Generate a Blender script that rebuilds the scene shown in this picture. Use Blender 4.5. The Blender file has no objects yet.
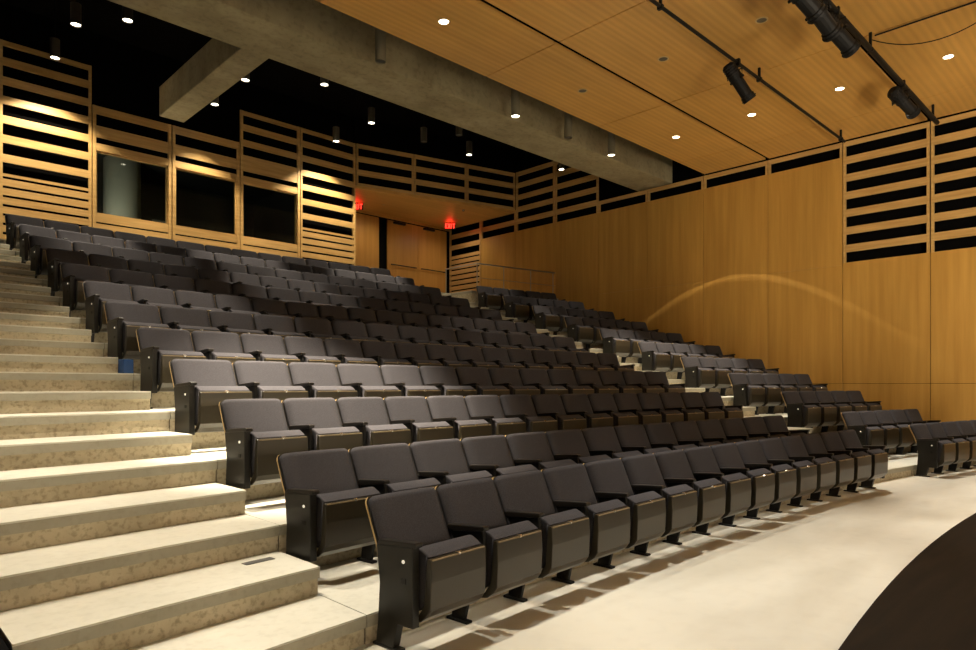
import bpy, bmesh, math, random
from mathutils import Vector, Matrix
random.seed(7)
S = bpy.context.scene
COL = S.collection
EYE = 1.62                      # camera height above the main floor; all z below are metres above that floor
C_ARC, XC = 0.0105, 7.08        # curvature of the seating rows and the x of their crown
W = 17.1                        # right wall
PAN = 1.776                     # wall panel module
CEIL = 5.777 + EYE
YB = 17.6                       # rear slat wall
YD = 19.73                      # rear door wall
XCORN = 11.45                   # where the rear slat wall stops and the door recess begins

# ------------------------------------------------------------------ helpers
def obj(name, bm, mats, parent=None, loc=None, smooth=False):
    me = bpy.data.meshes.new(name)
    bmesh.ops.recalc_face_normals(bm, faces=bm.faces[:])
    bm.to_mesh(me); bm.free()
    if smooth:
        for p in me.polygons: p.use_smooth = True
    for m in (mats if isinstance(mats, (list, tuple)) else [mats]): me.materials.append(m)
    o = bpy.data.objects.new(name, me); COL.objects.link(o)
    if parent: o.parent = parent
    if loc: o.location = loc
    return o
def struct(name, bm, mats, parent=None, smooth=False):
    o = obj(name, bm, mats, parent, smooth=smooth)
    if not parent: o['kind'] = 'structure'
    return o
def tag(o, label, cat, group=None):
    o['label'] = label; o['category'] = cat
    if group: o['group'] = group
    return o
def thing(name, label, cat, loc=(0, 0, 0), rz=0, group=None):
    o = bpy.data.objects.new(name, None); COL.objects.link(o)
    o.empty_display_size = .1
    o.location = loc; o.rotation_euler = (0, 0, rz)
    return tag(o, label, cat, group)
def box(bm, x0, x1, y0, y1, z0, z1, M=None, mi=0):
    vs = [bm.verts.new((x, y, z)) for z in (z0, z1) for x, y in ((x0, y0), (x1, y0), (x1, y1), (x0, y1))]
    if M:
        for v in vs: v.co = M @ v.co
    fs = []
    for f in ((0, 3, 2, 1), (4, 5, 6, 7), (0, 1, 5, 4), (1, 2, 6, 5), (2, 3, 7, 6), (3, 0, 4, 7)):
        fa = bm.faces.new([vs[i] for i in f]); fa.material_index = mi; fs.append(fa)
    return fs
def prism(bm, pts, x0, x1, mi=0):           # (y,z) outline swept along x
    a = [bm.verts.new((x0, y, z)) for y, z in pts]; b = [bm.verts.new((x1, y, z)) for y, z in pts]
    n = len(pts); fs = [bm.faces.new(a), bm.faces.new(b[::-1])]
    for i in range(n): fs.append(bm.faces.new((a[i], b[i], b[(i + 1) % n], a[(i + 1) % n])))
    for f in fs: f.material_index = mi
    return fs
def bevel(bm, w, seg=2, ang=30):
    bmesh.ops.remove_doubles(bm, verts=bm.verts[:], dist=1e-5)
    es = [e for e in bm.edges if len(e.link_faces) == 2 and e.calc_face_angle(0) > math.radians(ang)]
    bmesh.ops.bevel(bm, geom=es, offset=w, segments=seg, affect='EDGES', profile=.6)
def frame_to(p, q):
    d = (q - p).normalized(); up = Vector((0, 0, 1)) if abs(d.z) < .95 else Vector((1, 0, 0))
    x = up.cross(d).normalized(); y = d.cross(x)
    return x, y
def tube(bm, pts, r, n=8, cap=True, mi=0):
    pts = [Vector(p) for p in pts]; rings = []
    for i, p in enumerate(pts):
        a = pts[max(i - 1, 0)]; b = pts[min(i + 1, len(pts) - 1)]
        x, y = frame_to(a, b); rr = r[i] if isinstance(r, (list, tuple)) else r
        rings.append([bm.verts.new(p + rr * (math.cos(2 * math.pi * k / n) * x + math.sin(2 * math.pi * k / n) * y)) for k in range(n)])
    for a, b in zip(rings, rings[1:]):
        for k in range(n): bm.faces.new((a[k], a[(k + 1) % n], b[(k + 1) % n], b[k])).material_index = mi
    if cap:
        bm.faces.new(rings[0][::-1]).material_index = mi; bm.faces.new(rings[-1]).material_index = mi
def lathe(bm, prof, n=24, M=None):           # (r,z) profile around z
    rings = []
    for r, z in prof:
        ring = [bm.verts.new((r * math.cos(2 * math.pi * k / n), r * math.sin(2 * math.pi * k / n), z)) for k in range(n)] if r > 1e-6 else [bm.verts.new((0, 0, z))]
        rings.append(ring)
    for a, b in zip(rings, rings[1:]):
        for k in range(n):
            q = (k + 1) % n
            if len(a) == 1: bm.faces.new((a[0], b[k], b[q]))
            elif len(b) == 1: bm.faces.new((a[k], a[q], b[0]))
            else: bm.faces.new((a[k], a[q], b[q], b[k]))
    if M:
        for ring in rings:
            for v in ring: v.co = M @ v.co

# ------------------------------------------------------------------ materials
def mat(name, col, rough=.6, metal=0., spec=.5, emit=None, estr=0.):
    m = bpy.data.materials.new(name); m.use_nodes = True
    b = m.node_tree.nodes['Principled BSDF']
    b.inputs['Base Color'].default_value = (*col, 1); b.inputs['Roughness'].default_value = rough
    b.inputs['Metallic'].default_value = metal; b.inputs['Specular IOR Level'].default_value = spec
    if emit: b.inputs['Emission Color'].default_value = (*emit, 1); b.inputs['Emission Strength'].default_value = estr
    return m
def N(m, t, **kw):
    n = m.node_tree.nodes.new(t)
    for k, v in kw.items():
        if k in n.inputs.keys(): n.inputs[k].default_value = v
        else: setattr(n, k, v)
    return n
def L(m, a, b): m.node_tree.links.new(a, b)
def coords(m, scale, rot=(0, 0, 0), gen='Object'):
    tc = N(m, 'ShaderNodeTexCoord'); mp = N(m, 'ShaderNodeMapping')
    mp.inputs['Scale'].default_value = scale; mp.inputs['Rotation'].default_value = rot
    L(m, tc.outputs[gen], mp.inputs['Vector']); return mp.outputs['Vector']
def ramp(m, fac, stops):
    r = N(m, 'ShaderNodeValToRGB'); e = r.color_ramp.elements
    while len(e) < len(stops): e.new(.5)
    for el, (p, c) in zip(e, stops): el.position = p; el.color = (*c, 1)
    L(m, fac, r.inputs['Fac']); return r.outputs['Color']
def bump(m, fac, st, dist=.01):
    b = N(m, 'ShaderNodeBump', Strength=st, Distance=dist); L(m, fac, b.inputs['Height'])
    L(m, b.outputs['Normal'], m.node_tree.nodes['Principled BSDF'].inputs['Normal'])
def wood(name, c0, c1, scale, rough=.42, stripe=None):
    m = mat(name, c0, rough)
    P = m.node_tree.nodes['Principled BSDF']
    n = N(m, 'ShaderNodeTexNoise', Scale=1.0, Detail=5., Roughness=.6); L(m, coords(m, scale), n.inputs['Vector'])
    col = ramp(m, n.outputs['Fac'], [(.3, c0), (.7, c1)])
    n2 = N(m, 'ShaderNodeTexNoise', Scale=.55, Detail=2.); L(m, coords(m, (1, 1, .25)), n2.inputs['Vector'])
    mx = N(m, 'ShaderNodeMix', data_type='RGBA', blend_type='MULTIPLY'); mx.inputs['Factor'].default_value = .5
    L(m, col, mx.inputs['A']); L(m, ramp(m, n2.outputs['Fac'], [(.3, (.78, .76, .74)), (.7, (1.15, 1.12, 1.1))]), mx.inputs['B'])
    L(m, mx.outputs['Result'], P.inputs['Base Color'])
    if stripe:
        w = N(m, 'ShaderNodeTexWave', Scale=stripe, Distortion=1.2, bands_direction='Y'); w.inputs['Detail'].default_value = 1.; w.inputs['Detail Scale'].default_value = .6
        L(m, coords(m, (.18, 1, 1)), w.inputs['Vector'])
        m2 = N(m, 'ShaderNodeMix', data_type='RGBA', blend_type='MULTIPLY'); m2.inputs['Factor'].default_value = .55
        L(m, mx.outputs['Result'], m2.inputs['A']); L(m, ramp(m, w.outputs['Fac'], [(.0, (.84, .82, .80)), (1., (1.04, 1.04, 1.04))]), m2.inputs['B'])
        L(m, m2.outputs['Result'], P.inputs['Base Color'])
    return m
def concrete(name, c0, c1, sc=2.2, rough=.75, pits=.25, st=.3, mark=None):
    m = mat(name, c0, rough); P = m.node_tree.nodes['Principled BSDF']
    n = N(m, 'ShaderNodeTexNoise', Scale=sc, Detail=8., Roughness=.65); L(m, coords(m, (1, 1, 1)), n.inputs['Vector'])
    col = ramp(m, n.outputs['Fac'], [(.3, c0), (.68, c1)])
    n2 = N(m, 'ShaderNodeTexNoise', Scale=sc * 12, Detail=3.); L(m, coords(m, (1, 1, 1)), n2.inputs['Vector'])
    mx = N(m, 'ShaderNodeMix', data_type='RGBA', blend_type='MULTIPLY'); mx.inputs['Factor'].default_value = pits
    L(m, col, mx.inputs['A']); L(m, ramp(m, n2.outputs['Fac'], [(.32, (.35, .32, .27)), (.5, (1, 1, 1))]), mx.inputs['B'])
    out = mx.outputs['Result']
    if mark:
        br = N(m, 'ShaderNodeTexNoise', Scale=1.1, Detail=4., Distortion=.2); L(m, coords(m, mark), br.inputs['Vector'])
        m2 = N(m, 'ShaderNodeMix', data_type='RGBA', blend_type='MULTIPLY'); m2.inputs['Factor'].default_value = .4
        L(m, out, m2.inputs['A']); L(m, ramp(m, br.outputs['Fac'], [(.36, (.62, .58, .5)), (.55, (1.05, 1.05, 1.03))]), m2.inputs['B']); out = m2.outputs['Result']
    L(m, out, P.inputs['Base Color']); bump(m, n2.outputs['Fac'], st, .006)
    return m
M_wall = wood('veneer_wall', (.45, .240, .048), (.58, .33, .074), (7, 7, .35), .4)
M_slat = wood('veneer_slat', (.47, .275, .085), (.64, .41, .15), (1.1, 1.1, 16), .42)
M_ceil = wood('veneer_ceiling', (.60, .325, .075), (.70, .40, .105), (.4, 7, 1), .45, stripe=2.6)
M_door = wood('veneer_door', (.45, .22, .045), (.56, .29, .068), (9, 9, .4), .38)
M_black = mat('black_paint', (.0035, .0032, .003), .9, spec=.1)
M_void = mat('black_cloth', (.004, .0037, .0034), 1., spec=0.)
M_beam = concrete('beam_concrete', (.29, .24, .13), (.43, .365, .22), .9, .8, .3, .3, (1.2, 2.5, .35))
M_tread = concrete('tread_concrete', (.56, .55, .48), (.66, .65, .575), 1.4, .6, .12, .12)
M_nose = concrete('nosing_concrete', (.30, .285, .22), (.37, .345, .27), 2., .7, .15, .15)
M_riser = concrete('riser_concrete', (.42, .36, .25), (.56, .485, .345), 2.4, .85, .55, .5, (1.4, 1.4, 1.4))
M_floor = concrete('floor_concrete', (.67, .65, .58), (.72, .70, .63), .5, .42, .06, .04, (.35, 1.1, 1))
M_stage = wood('stage_boards', (.009, .0055, .0026), (.016, .0095, .0045), (.8, 9, 1), .85)
M_stage.node_tree.nodes['Principled BSDF'].inputs['Specular IOR Level'].default_value = .12
M_fab = mat('charcoal_fabric', (.105, .098, .102), .95, spec=.15)
_n = N(M_fab, 'ShaderNodeTexNoise', Scale=260., Detail=2.); L(M_fab, coords(M_fab, (1, 1, 1)), _n.inputs['Vector'])
L(M_fab, ramp(M_fab, _n.outputs['Fac'], [(.35, (.036, .034, .038)), (.65, (.067, .064, .072))]), M_fab.node_tree.nodes['Principled BSDF'].inputs['Base Color'])
bump(M_fab, _n.outputs['Fac'], .25, .002)
M_fab.node_tree.nodes['Principled BSDF'].inputs['Sheen Weight'].default_value = .0
M_pan = mat('dark_lacquer', (.030, .024, .014), .3, spec=.5)
M_shell = mat('dark_laminate', (.02, .017, .013), .4)
M_ply = mat('plywood_edge', (.50, .34, .15), .5)
M_plyd = mat('seat_ply_edge', (.22, .165, .09), .4)
M_arm = mat('black_armrest', (.012, .0095, .0075), .38, spec=.4)
M_panel = mat('black_panel', (.011, .010, .008), .42, spec=.35)
M_steel = mat('black_steel', (.006, .0055, .005), .55, 0., .3)
M_chrome = mat('chrome', (.75, .72, .66), .22, 1.)
M_stain = mat('stainless_rail', (.42, .39, .33), .35, 1.)
M_aisle = mat('aisle_lens', (.8, .78, .7), .3, emit=(1, .9, .72), estr=.5)
M_lens = mat('lamp_lens', (1, .9, .7), .3, emit=(1, .90, .70), estr=14.)
M_off = mat('unlit_lens', (.10, .095, .07), .3)
M_bounce = mat('white_bounce_wall', (.8, .78, .74), .9, spec=.1)  # unseen stage wall made white to bounce flood light into the room
M_can = mat('lamp_can', (.075, .065, .045), .5)
M_can_pale = mat('pale_lamp_can', (.22, .19, .12), .7)
M_trim = mat('lamp_trim', (.55, .40, .2), .5)
M_red = mat('exit_red', (.8, .02, .01), .4, emit=(1, .03, .015), estr=5.)
M_signface = mat('exit_face', (.05, .01, .008), .3)
M_glass = bpy.data.materials.new('booth_glass'); M_glass.use_nodes = True
_t = M_glass.node_tree; _t.nodes.clear()
_o = _t.nodes.new('ShaderNodeOutputMaterial'); _mx = _t.nodes.new('ShaderNodeMixShader'); _tr = _t.nodes.new('ShaderNodeBsdfTransparent'); _gl = _t.nodes.new('ShaderNodeBsdfGlossy'); _fr = _t.nodes.new('ShaderNodeFresnel')
_tr.inputs['Color'].default_value = (.72, .76, .72, 1); _gl.inputs['Roughness'].default_value = .02; _fr.inputs['IOR'].default_value = 1.45
_t.links.new(_fr.outputs[0], _mx.inputs[0]); _t.links.new(_tr.outputs[0], _mx.inputs[1]); _t.links.new(_gl.outputs[0], _mx.inputs[2]); _t.links.new(_mx.outputs[0], _o.inputs[0])
M_column = mat('booth_column', (.42, .42, .36), .7)
M_booth = mat('booth_wall', (.03, .03, .028), .8)
M_equip = mat('booth_equipment', (.28, .27, .22), .5)
M_blue = mat('blue_plastic', (.012, .05, .16), .5)
M_plate = mat('grey_plate', (.09, .09, .085), .5)

# ------------------------------------------------------------------ seating geometry
TREAD = 1.137
def y_arc(X, Y0): return Y0 - C_ARC * (X - XC) ** 2
def yback(i, X): return y_arc(X, 3.841 + TREAD * (i - 1))
def tilt(X): return math.atan(-2 * C_ARC * (X - XC))
def F(i): return 0. if i <= 1 else .19 + .3897 * (i - 2)     # floor level of row i
EDGE = -.10
def yedge(i, X): return yback(i - 1, X) + EDGE              # front edge of tier i
NROW = 12
XA0, XA1 = .6, 2.36            # stair aisle at the left
XB0, XB1 = 11.73, 13.74        # stair aisle at the right

def arc_block(bm, xs, yf, yr, z0, z1, mi=0):
    """solid between two curves y=yf(x), y=yr(x)"""
    prev = None
    for X in xs:
        q = [bm.verts.new((X, yf(X), z0)), bm.verts.new((X, yr(X), z0)), bm.verts.new((X, yr(X), z1)), bm.verts.new((X, yf(X), z1))]
        if prev:
            for a in range(4):
                b = (a + 1) % 4
                bm.faces.new((prev[a], prev[b], q[b], q[a])).material_index = mi
        else: bm.faces.new(q[::-1]).material_index = mi
        prev = q
    bm.faces.new(prev).material_index = mi
def seg(a, b, n): return [a + (b - a) * k / n for k in range(n + 1)]
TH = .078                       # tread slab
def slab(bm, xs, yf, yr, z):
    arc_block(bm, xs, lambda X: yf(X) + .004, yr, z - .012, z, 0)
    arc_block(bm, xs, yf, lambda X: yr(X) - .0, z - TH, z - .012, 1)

# main floor
bm = bmesh.new(); box(bm, -6, W + .4, -8, 5.5, -.2, 0.)
struct('floor', bm, M_floor)
# dark stage floor in front, with its gently bowed edge
bm = bmesh.new(); arc_block(bm, seg(-6, W, 40), lambda X: -8., lambda X: 1.76 - .0125 * (X - 9.5) ** 2 if X > 3 else 1.76 - .0125 * 42.25, .0005, .02)
struct('stage_floor', bm, M_stage)
# tiers under the seats
for i in range(2, NROW + 2):
    top = F(i); low = F(i - 1)
    spans = [(XA1 + .006, XB0 + .0), (XB1, W)] if i <= NROW - 1 else [(XA1 + .006, XB0), ]
    if i == NROW + 1: spans = [(XA1 + .006, W)]
    for (a, b) in spans:
        rear = (lambda X, i=i: yedge(i + 1, X) + .03) if i <= NROW else (lambda X: YD + .3)
        xs = seg(a, b, 24 if b - a > 5 else 8)
        bm = bmesh.new()
        fr = (lambda X, i=i: yedge(i, X) + .02)
        if i == NROW + 1:
            fr0 = fr; fr = lambda X: fr0(X) if X < 99 else 0
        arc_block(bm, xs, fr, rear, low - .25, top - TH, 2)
        slab(bm, xs, (lambda X, i=i: yedge(i, X)), rear, top)
        struct('seating_tier', bm, [M_tread, M_nose, M_riser])
# landing behind the right-hand block
bm = bmesh.new(); xs = seg(XB1, W, 8)
arc_block(bm, xs, lambda X: yback(11, X) + .10, lambda X: yedge(13, X) + .03, F(11) - .25, F(13) - TH, 2)
slab(bm, xs, lambda X: yback(11, X) + .09, lambda X: yedge(13, X) + .03, F(13))
struct('rear_landing', bm, [M_tread, M_nose, M_riser])
# the two stair aisles: a full tread at every row and a half step between
def stairs(name, x0, x1, lab):
    xs = seg(x0, x1, 6)
    bm = bmesh.new()
    for i in range(2, NROW + 2):
        for half in (0, 1):
            z = F(i) + half * (.195 if i > 1 else 0)
            if i == NROW + 1 and half: continue
            f = (lambda X, i=i, h=half: yedge(i, X) + h * .56)
            last = (i == NROW + 1)
            r = (lambda X, i=i: yedge(i + 1, X) + .03) if not last else (lambda X: YB + 2.)
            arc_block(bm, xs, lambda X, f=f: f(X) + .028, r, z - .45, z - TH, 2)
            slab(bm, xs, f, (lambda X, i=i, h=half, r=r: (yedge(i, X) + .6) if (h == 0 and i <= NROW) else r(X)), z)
    return struct(name, bm, [M_tread, M_nose, M_riser])
stairs('stairs_left', XA0, XA1, 0)
stairs('stairs_right', XB0 + .002, XB1 - .002, 0)
# dark low kerb wall bordering the left stair
bm = bmesh.new(); box(bm, -2.5, XA0 - .004, 3.6, YB, -.1, .35); box(bm, -2.5, XA0 - .004, 7., YB, .35, 1.4); box(bm, -2.5, XA0 - .004, 11., YB, 1.4, 2.8)
struct('trim_left', bm, M_black)

# ------------------------------------------------------------------ chairs
def chair_meshes(p):
    """meshes for a tip-up chair of pitch p, origin on the floor under the top of the back"""
    r = {}
    hw = p / 2
    sl, sr = -hw + .062, hw - .062
    # seat pan tipped up: lacquered underside faces the front
    bm = bmesh.new()
    prism(bm, [(-.548, .280), (-.556, .45), (-.55, .578), (-.538, .588), (-.518, .585), (-.505, .45), (-.49, .30), (-.44, .23), (-.40, .20), (-.41, .185), (-.46, .195), (-.515, .235)], sl, sr)
    bevel(bm, .006, 2, 40)
    box(bm, sl + .012, sr - .012, -.5545, -.545, .574, .5825, None, 1); r['seat'] = (bm, [M_pan, M_plyd])
    bm = bmesh.new()
    prism(bm, [(-.536, .592), (-.50, .612), (-.44, .640), (-.415, .638), (-.40, .60), (-.385, .40), (-.395, .27), (-.43, .25), (-.485, .31), (-.503, .45), (-.516, .586)], sl + .008, sr - .008)
    bevel(bm, .014, 2, 35); r['seat_cushion'] = (bm, [M_fab])
    bm = bmesh.new(); box(bm, -.022, .016, -.554, -.530, .586, .594); box(bm, -.013, .007, -.560, -.55, .574, .590); bevel(bm, .003, 1)
    r['seat_bracket'] = (bm, [M_chrome])
    # back: upholstered pad on a bent-ply shell
    bw = hw - .003
    def backpt(x, s, off):        # s along the slope 0..1, off towards the front
        c = .008 * (x / bw) ** 2     # wrap: sides come forward
        y = -.175 + .175 * s; z = .50 + .405 * s
        return Vector((x, y - off * .918 - c, z + off * .397))
    def outline(w, s0, s1, rad):
        pts = []
        H = .441
        for cx, cs, a0 in ((w - rad, s1 - rad / H, 0), (-(w - rad), s1 - rad / H, 90), (-(w - rad), s0 + .02 / H, 180), (w - rad, s0 + .02 / H, 270)):
            rr = rad if a0 < 180 else .02
            for k in range(5):
                a = math.radians(a0 + 22.5 * k)
                ex = cx if a0 < 180 else math.copysign(w - .02, cx)
                pts.append((ex + rr * math.cos(a), cs + rr * math.sin(a) / H))
        return pts
    def pad(w, s0, s1, rad, o0, o1, crown, nx=10, ns=6, edge=.0):
        bm = bmesh.new()
        # lattice front and back clipped to a rounded rectangle
        def half(s):
            top = (s1 - s) * .441
            if top < rad: return w - rad + math.sqrt(max(rad * rad - (rad - top) ** 2, 0))
            bot = (s - s0) * .441
            if bot < .02: return w - .02 + math.sqrt(max(.0004 - (.02 - bot) ** 2, 0))
            return w
        ss = [s0, s0 + .006 / .441, s0 + .02 / .441] + [s0 + (s1 - s0) * k / ns for k in range(1, ns)] + [s1 - rad * q / .441 for q in (.9, .6, .3, .1, .02)]
        ss = sorted(set(ss)); g = {}
        for o, lab in ((o1, 'f'), (o0, 'b')):
            for a, s in enumerate(ss):
                h = half(s)
                for b in range(nx + 1):
                    u = -1 + 2 * b / nx
                    off = o
                    if lab == 'f':
                        e = min((1 - abs(u)) * w, (s1 - s) * .441, (s - s0) * .441)
                        off = o - edge * (1 - min(1, e / .035)) ** 2 + crown * (1 - u * u) * .5
                    g[lab, a, b] = bm.verts.new(backpt(u * h, s, off))
        na = len(ss)
        for a in range(na - 1):
            for b in range(nx):
                bm.faces.new((g['f', a, b], g['f', a, b + 1], g['f', a + 1, b + 1], g['f', a + 1, b]))
                bm.faces.new((g['b', a, b], g['b', a + 1, b], g['b', a + 1, b + 1], g['b', a, b + 1]))
        for a in range(na - 1):
            for b in (0, nx): bm.faces.new((g['f', a, b], g['f', a + 1, b], g['b', a + 1, b], g['b', a, b])).material_index = 1
        for b in range(nx):
            for a in (0, na - 1): bm.faces.new((g['f', a, b], g['b', a, b], g['b', a, b + 1], g['f', a, b + 1])).material_index = 1
        return bm
    bm = pad(bw - .012, .0, .985, .05, .004, .066, .012, edge=.03)
    for f in bm.faces: f.material_index = 0
    r['backrest'] = (bm, [M_fab])
    bm = pad(bw, -.22, 1.0, .05, -.010, .006, 0.)
    r['back_shell'] = (bm, [M_shell, M_ply])
    # arm and standard on the left side
    def arm(x):
        bm = bmesh.new()
        prism(bm, [(-.13, .632), (-.15, .660), (-.34, .673), (-.475, .682), (-.485, .671), (-.48, .650), (-.34, .633), (-.2, .618)], x - .031, x + .031)
        bevel(bm, .008, 2, 40); return bm
    def standard(x):
        bm = bmesh.new()
        prism(bm, [(-.17, .630), (-.46, .652), (-.472, .58), (-.468, .28), (-.44, .20), (-.33, .175), (-.29, .02), (-.17, .02), (-.20, .25), (-.19, .45)], x - .017, x + .017)
        box(bm, x - .03, x + .03, -.33, -.13, .0, .018)
        bevel(bm, .005, 1, 40); return bm
    def endpanel(x):
        bm = bmesh.new()
        prism(bm, [(-.135, .630), (-.462, .654), (-.464, .172), (-.33, .170), (-.29, .02), (-.13, .02), (-.15, .165), (-.165, .4)], x - .028, x + .028)
        box(bm, x - .03, x + .03, -.34, -.10, .0, .018)
        bevel(bm, .006, 2, 40); return bm
    def lamp(x, sgn):
        bm = bmesh.new(); Mx = Matrix.Translation((x, -.385, .56)) @ Matrix.Rotation(sgn * math.pi / 2, 4, 'Y')
        lathe(bm, [(0, .024), (.011, .024), (.011, .030), (.008, .033), (0, .034)], 14, Mx); return bm
    def plate(x, sgn):
        bm = bmesh.new(); xx = sorted((x + sgn * .029, x + sgn * .033)); box(bm, xx[0], xx[1], -.405, -.365, .43, .46); return bm
    A = hw - .0325; Bx = hw + .0325
    r['armL'] = (arm(-A), [M_arm]); r['armR'] = (arm(Bx), [M_arm])
    r['stdL'] = (standard(-A), [M_steel]); r['stdR'] = (standard(Bx), [M_steel])
    r['endL'] = (endpanel(-hw + .023), [M_panel]); r['endR'] = (endpanel(Bx), [M_panel])
    r['lampL'] = (lamp(-hw + .020, -1), [M_aisle]); r['plateL'] = (plate(-hw + .023, -1), [M_steel])
    r['lampR'] = (lamp(Bx, 1), [M_aisle])
    out = {}
    for k, (bm, ms) in r.items():
        me = bpy.data.meshes.new('chair_' + k); bmesh.ops.recalc_face_normals(bm, faces=bm.faces[:]); bm.to_mesh(me); bm.free()
        for m in ms: me.materials.append(m)
        if k in ('backrest', 'seat_cushion', 'back_shell'):
            for q in me.polygons: q.use_smooth = (k != 'back_shell') or q.material_index == 0
            if k == 'back_shell':
                for q in me.polygons: q.use_smooth = False
        out[k] = me
    return out
PITCH = {1: .616, 0: .663}
MESH = {k: chair_meshes(p) for k, p in PITCH.items()}
ORD = ['first', 'second', 'third', 'fourth', 'fifth', 'sixth', 'seventh', 'eighth', 'ninth', 'tenth', 'eleventh', 'twelfth', 'thirteenth', 'fourteenth', 'fifteenth']
def part(name, me, parent, label=None):
    o = bpy.data.objects.new(name, me); COL.objects.link(o); o.parent = parent
    if label: o['label'] = label
    return o
def make_chair(par, kind, block):
    ms = MESH[par]
    t = thing('auditorium_chair', '', 'chair')
    s = part('seat', ms['seat'], t); part('seat_cushion', ms['seat_cushion'], s); part('seat_bracket', ms['seat_bracket'], s, 'small chrome bracket')
    b = part('backrest', ms['backrest'], t); part('back_shell', ms['back_shell'], b, 'plywood shell with pale edge')
    part('armrest', ms['armL'], t)
    if kind == 'first':
        e = part('end_panel', ms['endL'], t, 'black end panel'); part('aisle_light', ms['lampL'], e, 'small white aisle light'); part('number_plate', ms['plateL'], e)
    else: part('standard', ms['stdL'], t)
    if kind == 'last':
        part('armrest', ms['armR'], t)
        if block == 'c':
            e = part('end_panel', ms['endR'], t, 'black end panel'); part('aisle_light', ms['lampR'], e, 'small white aisle light')
        else: part('standard', ms['stdR'], t)
    return t
PROTO = {}
def place_chair(par, kind, block, loc, rz, label, group):
    key = (par, kind, block if kind == 'last' else '')
    if key not in PROTO:
        t = make_chair(par, kind, block); PROTO[key] = t
    else:
        src = PROTO[key]; t = src.copy(); COL.objects.link(t)
        for ch in list(src.children):
            c = ch.copy(); COL.objects.link(c); c.parent = t
            for g in ch.children:
                d = g.copy(); COL.objects.link(d); d.parent = c
    t.location = loc; t.rotation_euler = (0, 0, rz)
    tag(t, label, 'chair', group)
    return t
for i in range(1, NROW + 1):
    par = i % 2; p = PITCH[par]; n = 15 if par else 14; x0 = 2.404 if par else 2.372
    rown = 'front row' if i == 1 else ORD[i - 1] + ' row'
    for k in range(n):
        X = x0 + p * (k + .5); kind = 'first' if k == 0 else ('last' if k == n - 1 else 'mid')
        place_chair(par, kind, 'c', (X, yback(i, X), F(i)), tilt(X), 'charcoal padded tip-up chair %s from the stairs in the %s of the centre block' % (ORD[k], rown), 'tip-up chairs of the centre block')
    if i <= 11:
        for k in range(5):
            p = PITCH[1]; X = 13.80 + p * (k + .5); kind = 'first' if k == 0 else ('last' if k == 4 else 'mid')
            place_chair(1, kind, 'r', (X, yback(i, X), F(i)), tilt(X), 'charcoal padded tip-up chair %s from the aisle in the %s of right block' % (ORD[k], rown), 'tip-up chairs of the right block by the wall')

# ------------------------------------------------------------------ slatted and panelled walls
def run(bm, p0, p1, z0, z1, d0, d1, mi=0):
    """plank between plan points p0,p1; d0..d1 depth behind the face (to the left of p0->p1 is the room)"""
    a = Vector((*p0, 0)); b = Vector((*p1, 0)); t = (b - a).normalized(); nrm = Vector((t.y, -t.x, 0))   # points away from the room
    q = [a + nrm * d0, b + nrm * d0, b + nrm * d1, a + nrm * d1]
    vs = [bm.verts.new((v.x, v.y, z)) for z in (z0, z1) for v in q]
    for f in ((0, 3, 2, 1), (4, 5, 6, 7), (0, 1, 5, 4), (1, 2, 6, 5), (2, 3, 7, 6), (3, 0, 4, 7)):
        bm.faces.new([vs[j] for j in f]).material_index = mi
def lerp(p, q, t): return (p[0] + (q[0] - p[0]) * t, p[1] + (q[1] - p[1]) * t)
def wall_panel(bm, p0, p1, zb, zt, gaps, post=.055, joint=.012, holes=(), solid_joint=False):
    """one panel: planks between the gaps, posts either side; gaps is a list of (z0,z1)"""
    Ln = math.dist(p0, p1); a = lerp(p0, p1, joint / Ln); b = lerp(p0, p1, 1 - joint / Ln)
    ap = lerp(p0, p1, (joint + post) / Ln); bp = lerp(p0, p1, 1 - (joint + post) / Ln)
    gs = sorted(gaps); z = zb
    for g0, g1 in gs + [(zt, zt)]:
        if g0 > z + 1e-4: run(bm, ap if post else a, bp if post else b, z, g0, 0, .03)
        z = max(z, g1)
    if post:
        run(bm, a, ap, zb, zt, -.012, .05, 1); run(bm, bp, b, zb, zt, -.012, .05, 1)
BP, BH = .417, .245
def bands(lo, hi):      # open bands on the common module, bottoms at 2.89 + k*.417 above eye level
    out = []
    for k in range(-12, 20):
        z = 2.89 + EYE + BP * k
        if z > lo - .01 and z + BH < hi + .01: out.append((z, z + BH))
    return out
def thin(lo, hi, pitch=.2, g=.055):
    out = []; z = hi
    while z > lo + .1:
        out.append((z - g, z)); z -= pitch
    return out
E_ = EYE
LAND = F(13)
JY = [14.40 + PAN * (1 - j) for j in range(-1, 9)]     # j=-1.. joints of the right wall, from the back
def jy(j): return 14.40 - PAN * (j - 1)
TALL = 7.45 + E_
LOWT = CEIL
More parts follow.
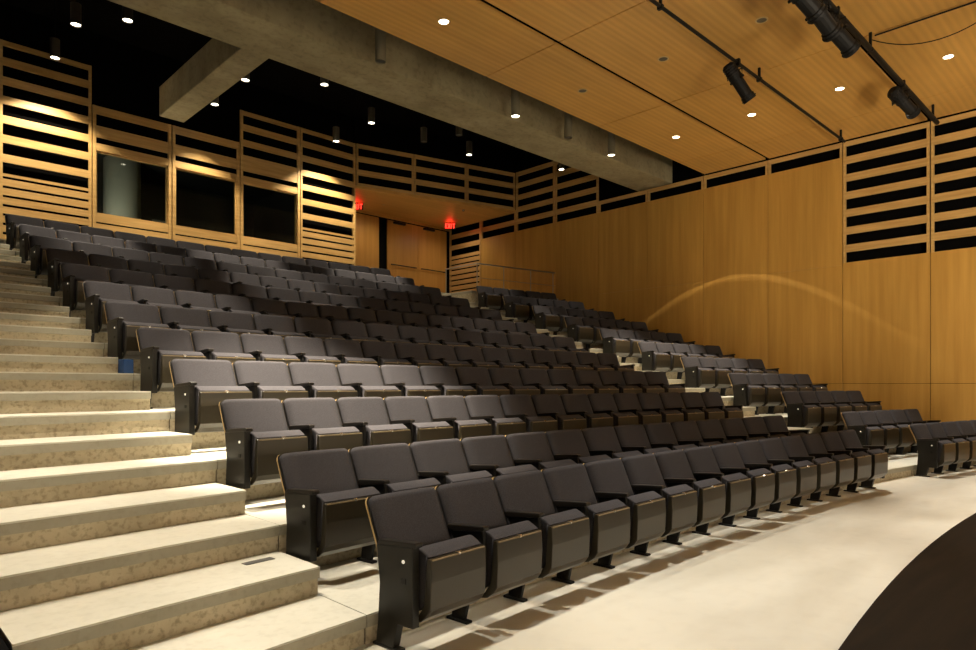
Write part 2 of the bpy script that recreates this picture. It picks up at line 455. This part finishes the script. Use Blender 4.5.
# --- right wall (room is on its left when walking towards +Y -> use p0 at larger Y so the outward normal is +X)
def rw(j): return (W, jy(j))
bmw = bmesh.new(); bms = bmesh.new()
Z5 = 2.89 + E_ + 6 * BP            # bottom of the topmost band
for j in range(-2, 11):
    p1, p0 = rw(j), rw(j + 1)
    # walking from small Y to large Y the room (x<W) is on the left
    if j == -2: wall_panel(bms, p0, p1, LAND - .3, 6.13 + E_, bands(4.9 + E_, 6.1 + E_) + thin(LAND, 4.86 + E_))
    elif j == -1: wall_panel(bmw, p0, p1, 0, Z5 - .005, [], post=0, joint=.005); wall_panel(bms, p0, p1, Z5 - .005, 6.13 + E_, bands(Z5, 6.1 + E_))
    elif j in (0, 1): wall_panel(bmw, p0, p1, 0, Z5 - .005, [], post=0, joint=.005); wall_panel(bms, p0, p1, Z5 - .005, TALL, bands(Z5, TALL))
    elif j <= 5: wall_panel(bmw, p0, p1, 0, Z5 - .005, [(.03 + E_, .036 + E_), (2.89 + E_ - .05, 2.89 + E_ - .046)], post=0, joint=.005); wall_panel(bms, p0, p1, Z5 - .005, LOWT - .03, [(Z5, Z5 + BH)], post=.05)
    else: wall_panel(bmw, p0, p1, 0, 2.885 + E_, [(.03 + E_, .038 + E_)], post=0, joint=.006); wall_panel(bms, p0, p1, 2.885 + E_, LOWT - .03, bands(2.88 + E_, LOWT))
wr = struct('wall_right', bmw, M_wall)
o = struct('wall_right_slats', bms, [M_slat, M_slat], None); o['kind'] = 'structure'
bm = bmesh.new(); run(bm, (W, -8), (W, YD + .5), -.2, 11., .16, .3)
struct('wall_right_backing', bm, M_void)
# --- rear slat wall with three booth windows
XS = [2.50, 4.27, 6.045, 7.80, 9.58, XCORN]
bms = bmesh.new()
for q in range(5):
    p0, p1 = (XS[q + 1], YB), (XS[q], YB)       # walking towards -X the room (y<YB) is on the left
    if q in (0, 4): wall_panel(bms, p0, p1, LAND, TALL - .03, bands(4.52 + E_, TALL) + thin(LAND, 4.5 + E_))
    else:
        top = (TALL - .03) if q == 3 else 6.53 + E_
        g = [(4.01 + E_, 5.49 + E_), (5.66 + E_, 5.80 + E_), (6.07 + E_, 6.34 + E_), (3.78 + E_, 3.82 + E_), (3.56 + E_, 3.60 + E_)]
        if q == 3: g += [(6.47 + E_ - .02, 6.7 + E_), (6.87 + E_, 7.1 + E_)][:2] + [(7.22 + E_, 7.32 + E_)]
        if q == 3: g = [(4.01 + E_, 5.49 + E_), (5.66 + E_, 5.80 + E_), (3.78 + E_, 3.82 + E_), (3.56 + E_, 3.60 + E_)] + bands(6.1 + E_, TALL)
        wall_panel(bms, p0, p1, LAND, top, g, post=.07)
struct('wall_back', bms, [M_slat, M_slat])
for q in (1, 2, 3):
    bm = bmesh.new()
    x0, x1 = XS[q] + .082, XS[q + 1] - .082; z0, z1 = 4.01 + E_, 5.49 + E_
    box(bm, x0, x0 + .03, YB + .03, YB + .13, z0, z1); box(bm, x1 - .03, x1, YB + .03, YB + .13, z0, z1)
    box(bm, x0, x1, YB + .03, YB + .13, z0, z0 + .03); box(bm, x0, x1, YB + .03, YB + .13, z1 - .03, z1)
    wo = struct('window_%d' % q, bm, M_slat)
    bm = bmesh.new(); box(bm, x0 + .03, x1 - .03, YB + .075, YB + .083, z0 + .03, z1 - .03); obj('pane', bm, M_glass, wo)
# black backing of the slats, split round the booth windows
bm = bmesh.new()
yb0, yb1 = YB + .15, YB + .2
box(bm, -3, XS[1], yb0, yb1, LAND - .3, 10.6); box(bm, XS[4], XCORN, yb0, yb1, LAND - .3, 10.6)
box(bm, XS[1], XS[4], yb0, yb1, LAND - .3, 3.9 + E_); box(bm, XS[1], XS[4], yb0, yb1, 5.6 + E_, 10.6)
struct('wall_back_backing', bm, M_void)
# control booth behind the windows
bm = bmesh.new()
bx0, bx1, by1 = XS[1] - .1, XS[4] + .1, YB + 3.2
box(bm, bx0 - .1, bx0, yb1, by1, LAND, 5.9 + E_); box(bm, bx1, bx1 + .1, yb1, by1, LAND, 5.9 + E_)
box(bm, bx0, bx1, by1, by1 + .1, LAND, 5.9 + E_); box(bm, bx0, bx1, yb1, by1, LAND - .1, LAND); box(bm, bx0, bx1, yb1, by1, 5.9 + E_, 6. + E_)
struct('booth_shell', bm, M_booth)
bm = bmesh.new(); lathe(bm, [(.44, LAND), (.44, 5.9 + E_)], 40, Matrix.Translation((5.41, YB + 1.8, 0)))
o = struct('booth_column', bm, M_column, smooth=True)
t = thing('sound_desk', 'pale sound desk seen dimly through the left booth window', 'mixing desk', (6.2, YB + .75, 3.72 + E_))
bm = bmesh.new(); prism(bm, [(-.3, 0), (-.3, .12), (.25, .3), (.3, .3), (.3, 0)], -.45, .45); bevel(bm, .01); obj('desk_body', bm, M_equip, t)
bm = bmesh.new(); prism(bm, [(-.28, .135), (.22, .297), (.22, .31), (-.28, .148)], -.4, .4); obj('control_surface', bm, M_plate, t)
bm = bmesh.new(); box(bm, -.28, .28, .32, .36, .30, .62); box(bm, -.05, .05, .36, .4, .0, .4); bevel(bm, .008); obj('screen', bm, M_equip, t)
bm = bmesh.new(); box(bm, bx0 + .02, bx1 - .02, YB + .35, YB + 1.15, 3.64 + E_, 3.72 + E_); box(bm, bx0 + .02, bx1 - .02, YB + 1.05, YB + 1.1, LAND, 3.64 + E_)
tag(obj('booth_counter', bm, M_booth), 'dark counter running behind the booth windows', 'counter')

# --- recess with the entrance doors: angled slatted fascia above, wood soffit, door wall at the back
FA, FB = (XCORN + .02, YB - .0), (W - .02, jy(0))
bms = bmesh.new()
for q in range(3):
    wall_panel(bms, lerp(FB, FA, q / 3), lerp(FB, FA, (q + 1) / 3), 6.13 + E_, TALL - .02, bands(6.16 + E_, TALL), post=.05)
struct('wall_back_fascia', bms, [M_slat, M_slat])
bm = bmesh.new(); run(bm, FB, FA, 6.13 + E_, 10.6, .16, .2)
struct('wall_back_fascia_backing', bm, M_void)
bm = bmesh.new()
vs = [(FA[0], FA[1]), (FB[0], FB[1]), (W, YD), (XCORN - .2, YD)]
lo = [bm.verts.new((*v, 6.06 + E_)) for v in vs]; hi = [bm.verts.new((*v, 6.14 + E_)) for v in vs]
bm.faces.new(lo); bm.faces.new(hi[::-1])
for k in range(4): bm.faces.new((lo[k], hi[k], hi[(k + 1) % 4], lo[(k + 1) % 4]))
struct('soffit', bm, M_ceil)
bm = bmesh.new(); run(bm, (XCORN, YB + .02), (XCORN, YD + .1), LAND, 6.06 + E_, -.04, .0)
for f in bm.faces: pass
struct('wall_recess', bm, M_slat)
# door wall
def xd(px): # plan x on the door wall
    t = (px - 488) / 670; return YD * (.6975 + t * .7166) / (.7166 - t * .6975)
DX = [11.2, 13.80, 14.17, 15.55, 16.96, W]
bm = bmesh.new()
run(bm, (DX[1], YD), (DX[0], YD), LAND, 5.95 + E_, 0, .06)
run(bm, (DX[5], YD), (DX[0], YD), 5.97 + E_, 6.06 + E_, -.02, .06)
struct('wall_back_doors', bm, M_door)
bm = bmesh.new(); run(bm, (W + .1, YD + .12), (XCORN - .4, YD + .12), LAND - .3, 6.3 + E_, 0, .1)
run(bm, (DX[5], YD), (DX[0], YD), 5.94 + E_, 5.972 + E_, -.005, .06)
struct('door_backing', bm, M_black)
for n_, (a, b) in enumerate(((DX[2], DX[3]), (DX[3], DX[4]))):
    bm = bmesh.new(); run(bm, (b - .006, YD), (a + .006, YD), LAND + .01, 5.93 + E_, 0, .05)
    d = struct('door_%d' % (n_ + 1), bm, M_door)
    bm = bmesh.new(); hz = 4.34 + E_
    tube(bm, [(a + .12, YD - .07, hz), (b - .12, YD - .07, hz)], .02, 8); tube(bm, [(a + .16, YD - .07, hz), (a + .16, YD, hz)], .014, 8); tube(bm, [(b - .16, YD - .07, hz), (b - .16, YD, hz)], .014, 8)
    obj('push_bar', bm, M_steel, d)
    bm = bmesh.new(); box(bm, a + .25, a + .75, YD - .09, YD, 5.83 + E_, 5.90 + E_); obj('door_closer', bm, M_steel, d)

# --- unseen limits of the room: left wall, stage wall, dark deck over everything
bm = bmesh.new(); box(bm, -6.2, -6., -8, YD, -.2, 10.6); struct('wall_left', bm, M_black)
bm = bmesh.new(); box(bm, -6.2, W + .3, -8.2, -8, -.2, 10.6); struct('wall_stage', bm, M_bounce)
DECK = 9.9
bm = bmesh.new(); box(bm, -6.2, W + .3, -8.2, YD + .6, DECK, DECK + .2); struct('ceiling_deck', bm, M_void)
# --- wood ceiling cloud
bm = bmesh.new()
xs = [-5.27, -1.77, 1.73, 5.23, 8.728, 12.226, 15.72, W - .03]
ys = [jy(4) - PAN * k for k in range(0, 10)]
for a, b in zip(xs, xs[1:]):
    for y1, y0 in zip(ys, ys[1:]):
        box(bm, a + .011, b - .011, y0 + .05, y1 - .05, CEIL, CEIL + .04)
struct('ceiling', bm, M_ceil)
bm = bmesh.new(); box(bm, -5.4, W, ys[-1], ys[0] - .1, CEIL + .1, CEIL + .16); struct('ceiling_backing', bm, M_void)
# --- concrete beams
bm = bmesh.new()
BZ = 5.80 + E_
box(bm, -6, W + .16, 10.12, 11.25, BZ, BZ + .95); bevel(bm, .012, 1)
struct('concrete_beam', bm, M_beam)
bm = bmesh.new()
for (yy) in (8.5,): pass
box(bm, 5.0, 5.52, 11.24, 15.32, BZ + .003, BZ + .64); bevel(bm, .012, 1)
struct('concrete_cross_beam', bm, M_beam)

# ------------------------------------------------------------------ luminaires
WARM = (1., .87, .67)
def spot(parent, loc, target, power, deg, blend=.5, size=.06, col=WARM):
    d = bpy.data.lights.new('lamp', 'SPOT'); d.energy = power; d.spot_size = math.radians(deg); d.spot_blend = blend; d.shadow_soft_size = size; d.color = col
    o = bpy.data.objects.new('lamp', d); COL.objects.link(o); o.parent = parent
    o.location = loc
    v = Vector(target) - Vector(loc); o.rotation_euler = v.to_track_quat('-Z', 'Y').to_euler()
    return o
def downlight(x, y, power, deg, label, blend=.5, tgt=None, col=WARM):
    t = thing('recessed_downlight', label, 'ceiling light', (x, y, CEIL), 0, 'recessed ceiling downlights')
    bm = bmesh.new(); lathe(bm, [(.075, .0), (.098, .0), (.098, -.006), (.078, -.010), (.075, .0)], 24); obj('trim_ring', bm, M_trim, t)
    bm = bmesh.new(); lathe(bm, [(0, -.003), (.076, -.003), (.076, .02), (0, .02)], 24); obj('lens', bm, M_lens if power else M_off, t)
    if power: spot(t, (0, 0, -.03), tgt or (0, 0, -3), power, deg, blend, col=col)
    return t
FWD = {2.80: (0, -1.6, -3), 4.58: (0, -1.45, -3), 6.33: (0, -2.0, -3)}
def pendant(x, y, z, power, deg, label, tgt=None, top=DECK, blend=.55, h=.40, cm=None):
    t = thing('cylinder_pendant', label, 'pendant light', (x, y, z), 0, 'black cylinder pendants')
    bm = bmesh.new(); lathe(bm, [(.085, .0), (.092, .0), (.092, h), (.0, h)], 20); lathe(bm, [(.085, 0), (.085, .03)], 20); obj('lamp_can', bm, cm or M_can, t)
    bm = bmesh.new(); lathe(bm, [(0, .02), (.085, .02), (.085, .03), (0, .03)], 20); obj('lens', bm, M_lens if power else M_off, t)
    bm = bmesh.new(); tube(bm, [(0, 0, h - .01), (0, 0, top - z)], .012, 8); obj('stem', bm, M_black, t)
    if power: spot(t, (0, 0, -.01), tgt or (0, 0, -3), power, deg, blend)
    return t
K = 1.0
HX = ['', '']
# recessed grid in the wood ceiling
DL = [ # x, y, power, angle, tilted forward, label
 (14.02, 8.13, 3000, 50, 0, 'lit downlight in the ceiling panel touching the concrete beam, nearest the right wall'),
 (14.02, 6.33, 900, 56, 0, 'lit downlight in the ceiling beside the hanging spotlight over the middle pipe gap'),
 (14.02, 4.58, 1950, 62, 1, 'lit downlight in the ceiling between the two lighting pipes'),
 (14.02, 2.80, 1000, 60, 1, 'lit downlight in the ceiling at far right beyond the last lighting pipe'),
 (6.92, 8.12, 300, 46, 0, 'lit downlight at the top of the picture in the wood panel by the beam'),
 (10.5, 8.13, 0, 0, 0, 'unlit dark downlight in the ceiling panel next to the beam'),
 (10.5, 6.34, 0, 0, 0, 'unlit dark downlight one panel out from the beam'),
 (10.5, 4.58, 0, 0, 0, 'unlit dark downlight above the hanging spotlight by the top of the picture'),
 (10.5, 2.80, 1050, 60, 1, 'added fill downlight over the pale floor above the frame'),  # this and the next three are unseen, added to brighten the floor
 (6.92, 4.58, 1400, 62, 1, 'added fill downlight over the front rows above the frame'),
 (6.92, 6.33, 900, 40, 1, 'added fill downlight over the middle rows above the frame aimed at the floor'),
 (3.45, 4.58, 900, 62, 1, 'added fill downlight over the stair end of the front rows'),
 (3.45, 6.33, 11000, 44, 0, 'lit downlight over the third row by the stairs'),
 (1.3, 4.58, 1400, 60, 0, 'added fill downlight over the lower stairs'),  # this and the next two are unseen, added to brighten the stairs
 (1.3, 6.34, 1080, 56, 0, 'added fill downlight over the middle of the stairs'),
 (1.3, 8.12, 700, 52, 0, 'added fill downlight over the upper stairs nearest the beam'),
]
first_dl = None
for x, y, pw, dg, fw, lab in DL:
    t = downlight(x, y, pw * K, dg, lab, blend=.9 if pw > 5000 else .5, tgt=FWD[y] if fw else ((.4, .15, -4) if pw > 5000 else None), col=(1., .94, .80) if fw else WARM)
    first_dl = first_dl or t
# the reflector of the wall-side downlight throws a faint bright rim at the edge of its beam
rim = spot(first_dl, (0, 0, -.02), (0, 0, -3), 420 * K, 110, .02, .02)
rim.name = 'reflector_rim'; ld = rim.data; ld.use_nodes = True; nt = ld.node_tree
em = [n for n in nt.nodes if n.type == 'EMISSION'][0]
tcn = nt.nodes.new('ShaderNodeTexCoord'); sp = nt.nodes.new('ShaderNodeSeparateXYZ'); nt.links.new(tcn.outputs['Normal'], sp.inputs[0])
ab = nt.nodes.new('ShaderNodeMath'); ab.operation = 'ABSOLUTE'; nt.links.new(sp.outputs['Z'], ab.inputs[0])
rp = nt.nodes.new('ShaderNodeValToRGB'); cc = math.cos(math.radians(47))
els = rp.color_ramp.elements; els[0].position = cc - .006; els[0].color = (0, 0, 0, 1); els[1].position = cc + .018; els[1].color = (.05, .05, .05, 1)
e2 = els.new(cc); e2.color = (1, 1, 1, 1)
nt.links.new(ab.outputs[0], rp.inputs['Fac']); nt.links.new(rp.outputs['Color'], em.inputs['Strength'])
# cylinders in the slot before the beam
PZ = 5.60 + E_
for x, pw, lab in ((10.16, 330, 'lit black cylinder hanging before the concrete beam, left of the other lit one'), (13.56, 700, 'lit black cylinder hanging before the concrete beam near the right wall'), (6.76, 0, 'unlit grey cylinder before the beam at the top of the picture'), (11.9, 0, 'unlit cylinder before the beam between two lit ones'), (3.36, 1600, 'lit cylinder before the beam over the stair side seats')):
    pendant(x, 9.62, PZ, pw * K, 46, lab, top=DECK, h=1.2, cm=M_can_pale)
# cylinders under the black ceiling
QZ = 6.92 + E_
k_ = 6.92 / 7.27
for x, y, pw, dg, tg, lab in (
 (3.47, 15.5, 1500, 38, None, 'lit cylinder at the upper left hanging before the tall slat panel, nearer one'),
 (3.49, 17.4, 800, 100, (0, .7, -3), 'lit cylinder close against the leftmost tall slat panel'),
 (4.17, 14.6, 900, 36, None, 'lit cylinder hanging left of the short concrete beam'),
 (7.0, 15.5, 2000, 36, None, 'lit cylinder just right of the short concrete beam, higher in view'),
 (7.04, 17.4, 560, 76, (0, .6, -3), 'lit cylinder over the middle booth window right of the short beam end'),
 (8.48, 14.4, 900, 36, None, 'lit cylinder hanging beside the long beam at the upper centre'),
 (10.70, 17.5, 800, 96, (0, .7, -3), 'lit cylinder close to the slats left of the exit recess'),
 (10.66, 15.6, 2000, 36, None, 'lit cylinder right of the one by the slats, before the fascia'),
 (14.35, 15.6, 600, 50, None, 'lit cylinder before the slatted fascia near the corner'),
 (15.75, 13.0, 300, 36, None, 'lit cylinder just below the long beam by the right wall'),
 (12.6, 15.7, 0, 0, None, 'unlit grey cylinder before the fascia, left one of two'),
 (13.0, 14.57, 0, 0, None, 'unlit grey cylinder before the fascia, tucked under the beam'),
 (3.2, 11.8, 1300, 32, None, 'added fill cylinder behind the beam over the left seats'),  # hidden by the beam, added as extra light on the seats
 (6.8, 12.9, 1700, 32, None, 'lit cylinder behind the beam over the middle seats'),
 (14.3, 11.8, 1700, 34, None, 'lit cylinder behind the beam over the right block'),
 ):
    if x == 15.75: z = 6.52 + E_
    else: z = QZ; x *= k_; y *= k_
    pendant(x, y, z, pw * K, dg, lab, tg)
# recess downlights under the soffit
for x, y, lab in ((13.2, 18.6, 'small recessed light in the soffit before the doors, left one'), (16.2, 18.2, 'small recessed light in the soffit by the right wall')):
    t = thing('soffit_light', lab, 'ceiling light', (x, y, 6.06 + E_))
    bm = bmesh.new(); lathe(bm, [(0, -.004), (.05, -.004), (.06, 0), (.05, .04), (0, .04)], 16); obj('lens', bm, M_trim, t)
    spot(t, (0, 0, -.03), (0, .3, -3), 90 * K, 150, 1.)
t = tag(obj('smoke_detector', bmesh.new(), M_chrome), 'tiny pale detector on the wood soffit beside the right exit sign', 'detector')
bm = bmesh.new(); lathe(bm, [(0, -.05), (.03, -.05), (.05, -.02), (.05, 0), (0, 0)], 16); bm.to_mesh(t.data); bm.free(); t.location = (15.55, 17.2, 6.06 + E_)
# unseen fill lamps on stands, added to brighten the ceiling and the walls
for lab, loc, v, pw, dg in (('added fill lamp on a stand out on the stage turned up to the ceiling', (6., -3., 2.3), (3, 4.6, 6), 1800, 78), ('added fill lamp on a stand out on the stage turned to the right wall', (9., -2.5, 2.3), (8, 5.6, 2.9), 2700, 62), ('added fill lamp on a stand lighting the left of the white stage wall', (2., -3.6, 1.8), (0, -4.4, 2.2), 3100, 120), ('added fill lamp on a stand lighting the right of the white stage wall', (11., -3.6, 1.8), (0, -4.4, 2.2), 3100, 120)):
    t = thing('fill_flood', lab, 'fill lamp', (loc[0], loc[1], .02))
    Mx = Matrix.Translation((0, 0, loc[2])) @ Vector(v).to_track_quat('-Z', 'Y').to_matrix().to_4x4()
    bm = bmesh.new(); lathe(bm, [(0, .22), (.10, .22), (.15, .0), (.14, .0), (.09, .2), (0, .2)], 20, Mx); obj('lamp_can', bm, M_steel, t)
    bm = bmesh.new(); tube(bm, [(0, 0, .3), (0, 0, loc[2] - .16)], .016, 10); obj('stand_pole', bm, M_steel, t)
    for k in range(3):
        an = 2.1 * k + .4; bm = bmesh.new(); tube(bm, [(0, 0, .7), (.5 * math.cos(an), .5 * math.sin(an), .012)], .012, 8); obj('leg', bm, M_steel, t)
    spot(t, (0, 0, loc[2]), (v[0], v[1], v[2] + loc[2]), pw * K, dg, 1., .8)

# ------------------------------------------------------------------ lighting pipes and theatre spotlights
def pipe(y, z, r, label, hang):
    t = thing('lighting_pipe', label, 'lighting pipe', (-4, y, z))
    bm = bmesh.new(); tube(bm, [(0, 0, 0), (W + 4 - .55, 0, 0)], r, 12); obj('pipe', bm, M_steel, t)
    for x in hang:
        bm = bmesh.new(); box(bm, x + 4 - .018, x + 4 + .018, -.022, .022, .0, CEIL - z); bevel(bm, .003, 1); obj('hanger', bm, M_steel, t)
        bm = bmesh.new(); box(bm, x + 4 - .03, x + 4 + .03, -.045, .045, -.045, .02); bevel(bm, .004, 1); obj('pipe_clamp', bm, M_steel, t)
    return t
YP1, ZP1 = 5.30, 5.575 + E_
YP2, ZP2 = 3.50, 5.50 + E_
pipe(YP1, ZP1, .028, 'black lighting pipe under the ceiling with one hanging spotlight', (5.2, 8.7, 12.05, 16.3))
pipe(YP2, ZP2, .045, 'thick black lighting pipe at right carrying several spotlights', (5.2, 8.7, 12.15, 16.2))
def theatre_light(x, y, z, d, label, ln=.74, r=.115):
    """profile spotlight clamped under a pipe at (x,y,z) aiming along d"""
    t = thing('theatre_spotlight', label, 'spotlight', (x, y, z), 0, 'theatre spotlights on the pipes')
    d = Vector(d).normalized(); piv = Vector((0, 0, -.30))
    bm = bmesh.new(); box(bm, -.03, .03, -.055, .055, -.07, .055); box(bm, -.012, .012, -.012, .012, -.16, -.06); bevel(bm, .005, 1); obj('clamp', bm, M_steel, t)
    q = d.to_track_quat('Z', 'Y').to_matrix().to_4x4(); Mx = Matrix.Translation(piv) @ q
    side = (Mx.to_3x3() @ Vector((1, 0, 0)))
    bm = bmesh.new(); a = piv + side * (r + .03); b = piv - side * (r + .03)
    tube(bm, [a, a + Vector((0, 0, .14)), Vector((0, 0, -.15)) + side * .05, Vector((0, 0, -.15)) - side * .05, b + Vector((0, 0, .14)), b], .011, 6); obj('yoke', bm, M_steel, t)
    for s in (a, b):
        bm = bmesh.new(); tube(bm, [s - side * (.02 if s is a else -.02), s + side * (.03 if s is a else -.03)], .022, 10); obj('yoke_knob', bm, M_steel, t)
    bm = bmesh.new(); lathe(bm, [(0, -ln * .42), (r * .6, -ln * .42), (r * .95, -ln * .37), (r * .98, -ln * .1), (r * .95, 0), (r, .02), (0, .02)], 16, Mx)
    for k in range(4):
        zz = -ln * (.34 - .06 * k); lathe(bm, [(r * .95, zz), (r * 1.06, zz + .004), (r * 1.06, zz + .012), (r * .95, zz + .016)], 16, Mx)
    hb = obj('lamp_housing', bm, M_steel, t)
    bm = bmesh.new(); lathe(bm, [(0, .02), (r * .86, .02), (r * .86, ln * .42), (r * 1.0, ln * .43), (r * 1.0, ln * .56), (r * .9, ln * .56), (r * .88, ln * .5), (0, ln * .49)], 16, Mx); obj('lens_tube', bm, M_steel, t)
    bm = bmesh.new(); lathe(bm, [(r * .88, ln * .50), (r * 1.12, ln * .50), (r * 1.12, ln * .525), (r * .88, ln * .525), (r * .88, ln * .50)], 20, Mx); obj('filter_frame', bm, M_steel, t)
    bm = bmesh.new(); p0 = Mx @ Vector((0, 0, -ln * .42))
    tube(bm, [p0, p0 + Vector((-.05, 0, -.08)), p0 + Vector((.02, .0, -.28)), p0 + Vector((.12, 0, -.22)), p0 + Vector((.16, 0, .0)), Vector((.12, 0, -.03))], .007, 6); obj('cable', bm, M_steel, t)
    return t
theatre_light(11.16, YP1, ZP1, (.42, -.25, -.62), 'black theatre spotlight hanging alone on the nearer-left pipe')
theatre_light(13.95, YP2, ZP2, (.75, -.25, -.38), 'black theatre spotlight on the right-hand pipe nearest the slatted wall')
theatre_light(10.55, YP2, ZP2, (.72, -.3, -.5), 'black theatre spotlight with glinting lens tube, lowest of the cluster at the top', .72, .13)
theatre_light(9.85, YP2, ZP2, (.7, -.2, -.45), 'black theatre spotlight in the cluster, middle one', .72, .13)
theatre_light(9.2, YP2, ZP2, (.7, -.3, -.5), 'black theatre spotlight in the cluster cut by the top edge of the picture', .72, .13)
bm = bmesh.new(); pts = []
for k in range(17):
    u = k / 16; pts.append((12.2 + .05 * u, 3.5 - 1.9 * u, CEIL - .1 - .55 * 4 * u * (1 - u) * .6))
tube(bm, pts, .008, 6)
tag(obj('hanging_cable', bm, M_steel), 'thin black cable sagging under the ceiling at the top right', 'cable')
bm = bmesh.new(); tube(bm, [(12.2, 3.45, CEIL - .05), (12.2, -2., CEIL - .05)], .014, 8)
tag(obj('conduit', bm, M_steel), 'thin dark conduit along the ceiling seam at top right', 'conduit')

# ------------------------------------------------------------------ exit signs, railing, small things
def exit_sign(x, y, z, rz, label):
    t = thing('exit_sign', label, 'exit sign', (x, y, z), rz)
    bm = bmesh.new(); box(bm, -.20, .20, -.02, .02, -.24, -.02); bevel(bm, .005, 1); obj('sign_face', bm, M_signface, t)
    bm = bmesh.new(); box(bm, -.03, .03, -.02, .02, -.02, .0); obj('mount', bm, M_steel, t)
    bm = bmesh.new(); y0, y1 = -.026, -.021; h0, h1 = -.215, -.045; w = .026
    def bar(x0, x1, z0, z1): box(bm, x0, x1, y0, y1, z0, z1)
    def diag(xa, za, xb, zb):
        d = Vector((xb - xa, 0, zb - za)); n = Vector((-d.z, 0, d.x)).normalized() * w * .55
        q = [Vector((xa, 0, za)) + n, Vector((xb, 0, zb)) + n, Vector((xb, 0, zb)) - n, Vector((xa, 0, za)) - n]
        a = [bm.verts.new((v.x, y0, v.z)) for v in q]; b = [bm.verts.new((v.x, y1, v.z)) for v in q]
        bm.faces.new(a); bm.faces.new(b[::-1])
        for k in range(4): bm.faces.new((a[k], b[k], b[(k + 1) % 4], a[(k + 1) % 4]))
    bar(-.18, -.18 + w, h0, h1); bar(-.18, -.105, h1 - w, h1); bar(-.18, -.115, (h0 + h1 - w) / 2, (h0 + h1 + w) / 2); bar(-.18, -.105, h0, h0 + w)
    diag(-.08, h1, .0, h0); diag(0., h1, -.08, h0)
    bar(.03, .03 + w, h0, h1)
    bar(.085, .18, h1 - w, h1); bar(.1325 - w / 2, .1325 + w / 2, h0, h1)
    obj('exit_lettering', bm, M_red, t)
    l = bpy.data.lights.new('lamp', 'POINT'); l.energy = 2.2 * K; l.color = (1, .04, .02); l.shadow_soft_size = .08
    lo = bpy.data.objects.new('lamp', l); COL.objects.link(lo); lo.parent = t; lo.location = (0, -.08, -.12)
    return t
exit_sign(16.42, 18.9, 6.06 + E_, math.radians(-40), 'red exit sign under the soffit by the right-hand wall')
exit_sign(12.42, 19.0, 6.06 + E_, math.radians(-45), 'red exit sign beside the slats at the left end of the recess')
t = thing('handrail', 'thin steel handrail around the landing above the right block', 'railing', (14.0, yback(11, 14.) + .16, LAND))
def hr(X): return Vector((X - 14., yback(11, X) - yback(11, 14.), 0))
bm = bmesh.new(); top = .85
tube(bm, [(0, 1.45, top), (0, .0, top)] , .021, 8); tube(bm, [hr(X) + Vector((0, 0, top)) for X in seg(14., W - .06, 8)], .021, 8); obj('top_rail', bm, M_stain, t)
bm = bmesh.new(); tube(bm, [hr(X) + Vector((0, 0, .42)) for X in seg(14., W - .06, 8)], .008, 6); obj('lower_rail', bm, M_stain, t)
for X in (14.0, 15.0, 16.05, 16.95):
    bm = bmesh.new(); v = hr(X); tube(bm, [v, v + Vector((0, 0, top))], .016, 8); lathe(bm, [(0, 0), (.045, 0), (.045, .01), (0, .012)], 12, Matrix.Translation(v)); obj('post', bm, M_stain, t)
bm = bmesh.new(); tube(bm, [(0, 1.45, 0), (0, 1.45, top)], .016, 8); obj('post', bm, M_stain, t)
# grey plate set on the stair tread by the second row, blue box under the fifth row
bm = bmesh.new(); zt = F(2) + .195
box(bm, -.11, .11, -.035, .035, 0., .004)
tag(obj('tread_plate', bm, M_plate, loc=(2.12, yedge(2, 2.12) + 1.0, zt + .0005)), 'small dark grey plate lying on the stair tread beside the second row end', 'floor plate').rotation_euler = (0, 0, tilt(2.))
bm = bmesh.new(); box(bm, -.055, .055, -.11, .11, 0, .17); bevel(bm, .012, 2)
t = tag(obj('blue_box', bm, M_blue, loc=(2.43, 8.58, F(6))), 'small blue box on the floor behind the end of the fifth row by the stairs', 'box')

# ------------------------------------------------------------------ booth glow, world, camera
l = bpy.data.lights.new('booth_lamp', 'POINT'); l.energy = 45 * K; l.color = (1., .94, .78); l.shadow_soft_size = .15
o = bpy.data.objects.new('booth_lamp', l); COL.objects.link(o); o.location = (4.55, YB + .55, 3.95 + E_)
w = bpy.data.worlds.new('World'); S.world = w; w.use_nodes = True
w.node_tree.nodes['Background'].inputs['Color'].default_value = (1., .78, .5, 1); w.node_tree.nodes['Background'].inputs['Strength'].default_value = .02
cam = bpy.data.cameras.new('Camera'); co = bpy.data.objects.new('Camera', cam); COL.objects.link(co)
cam.sensor_fit = 'HORIZONTAL'; cam.sensor_width = 36; cam.lens = 670 / 976 * 36; cam.shift_y = 60 / 976
co.location = (0, 0, EYE); co.rotation_euler = (math.pi / 2, 0, -.7717); cam.clip_start = .05
S.camera = co
vs_ = S.view_settings; vs_.view_transform = 'Standard'; vs_.look = 'None'; vs_.gamma = 1; vs_.use_curve_mapping = False; vs_.exposure = 0.
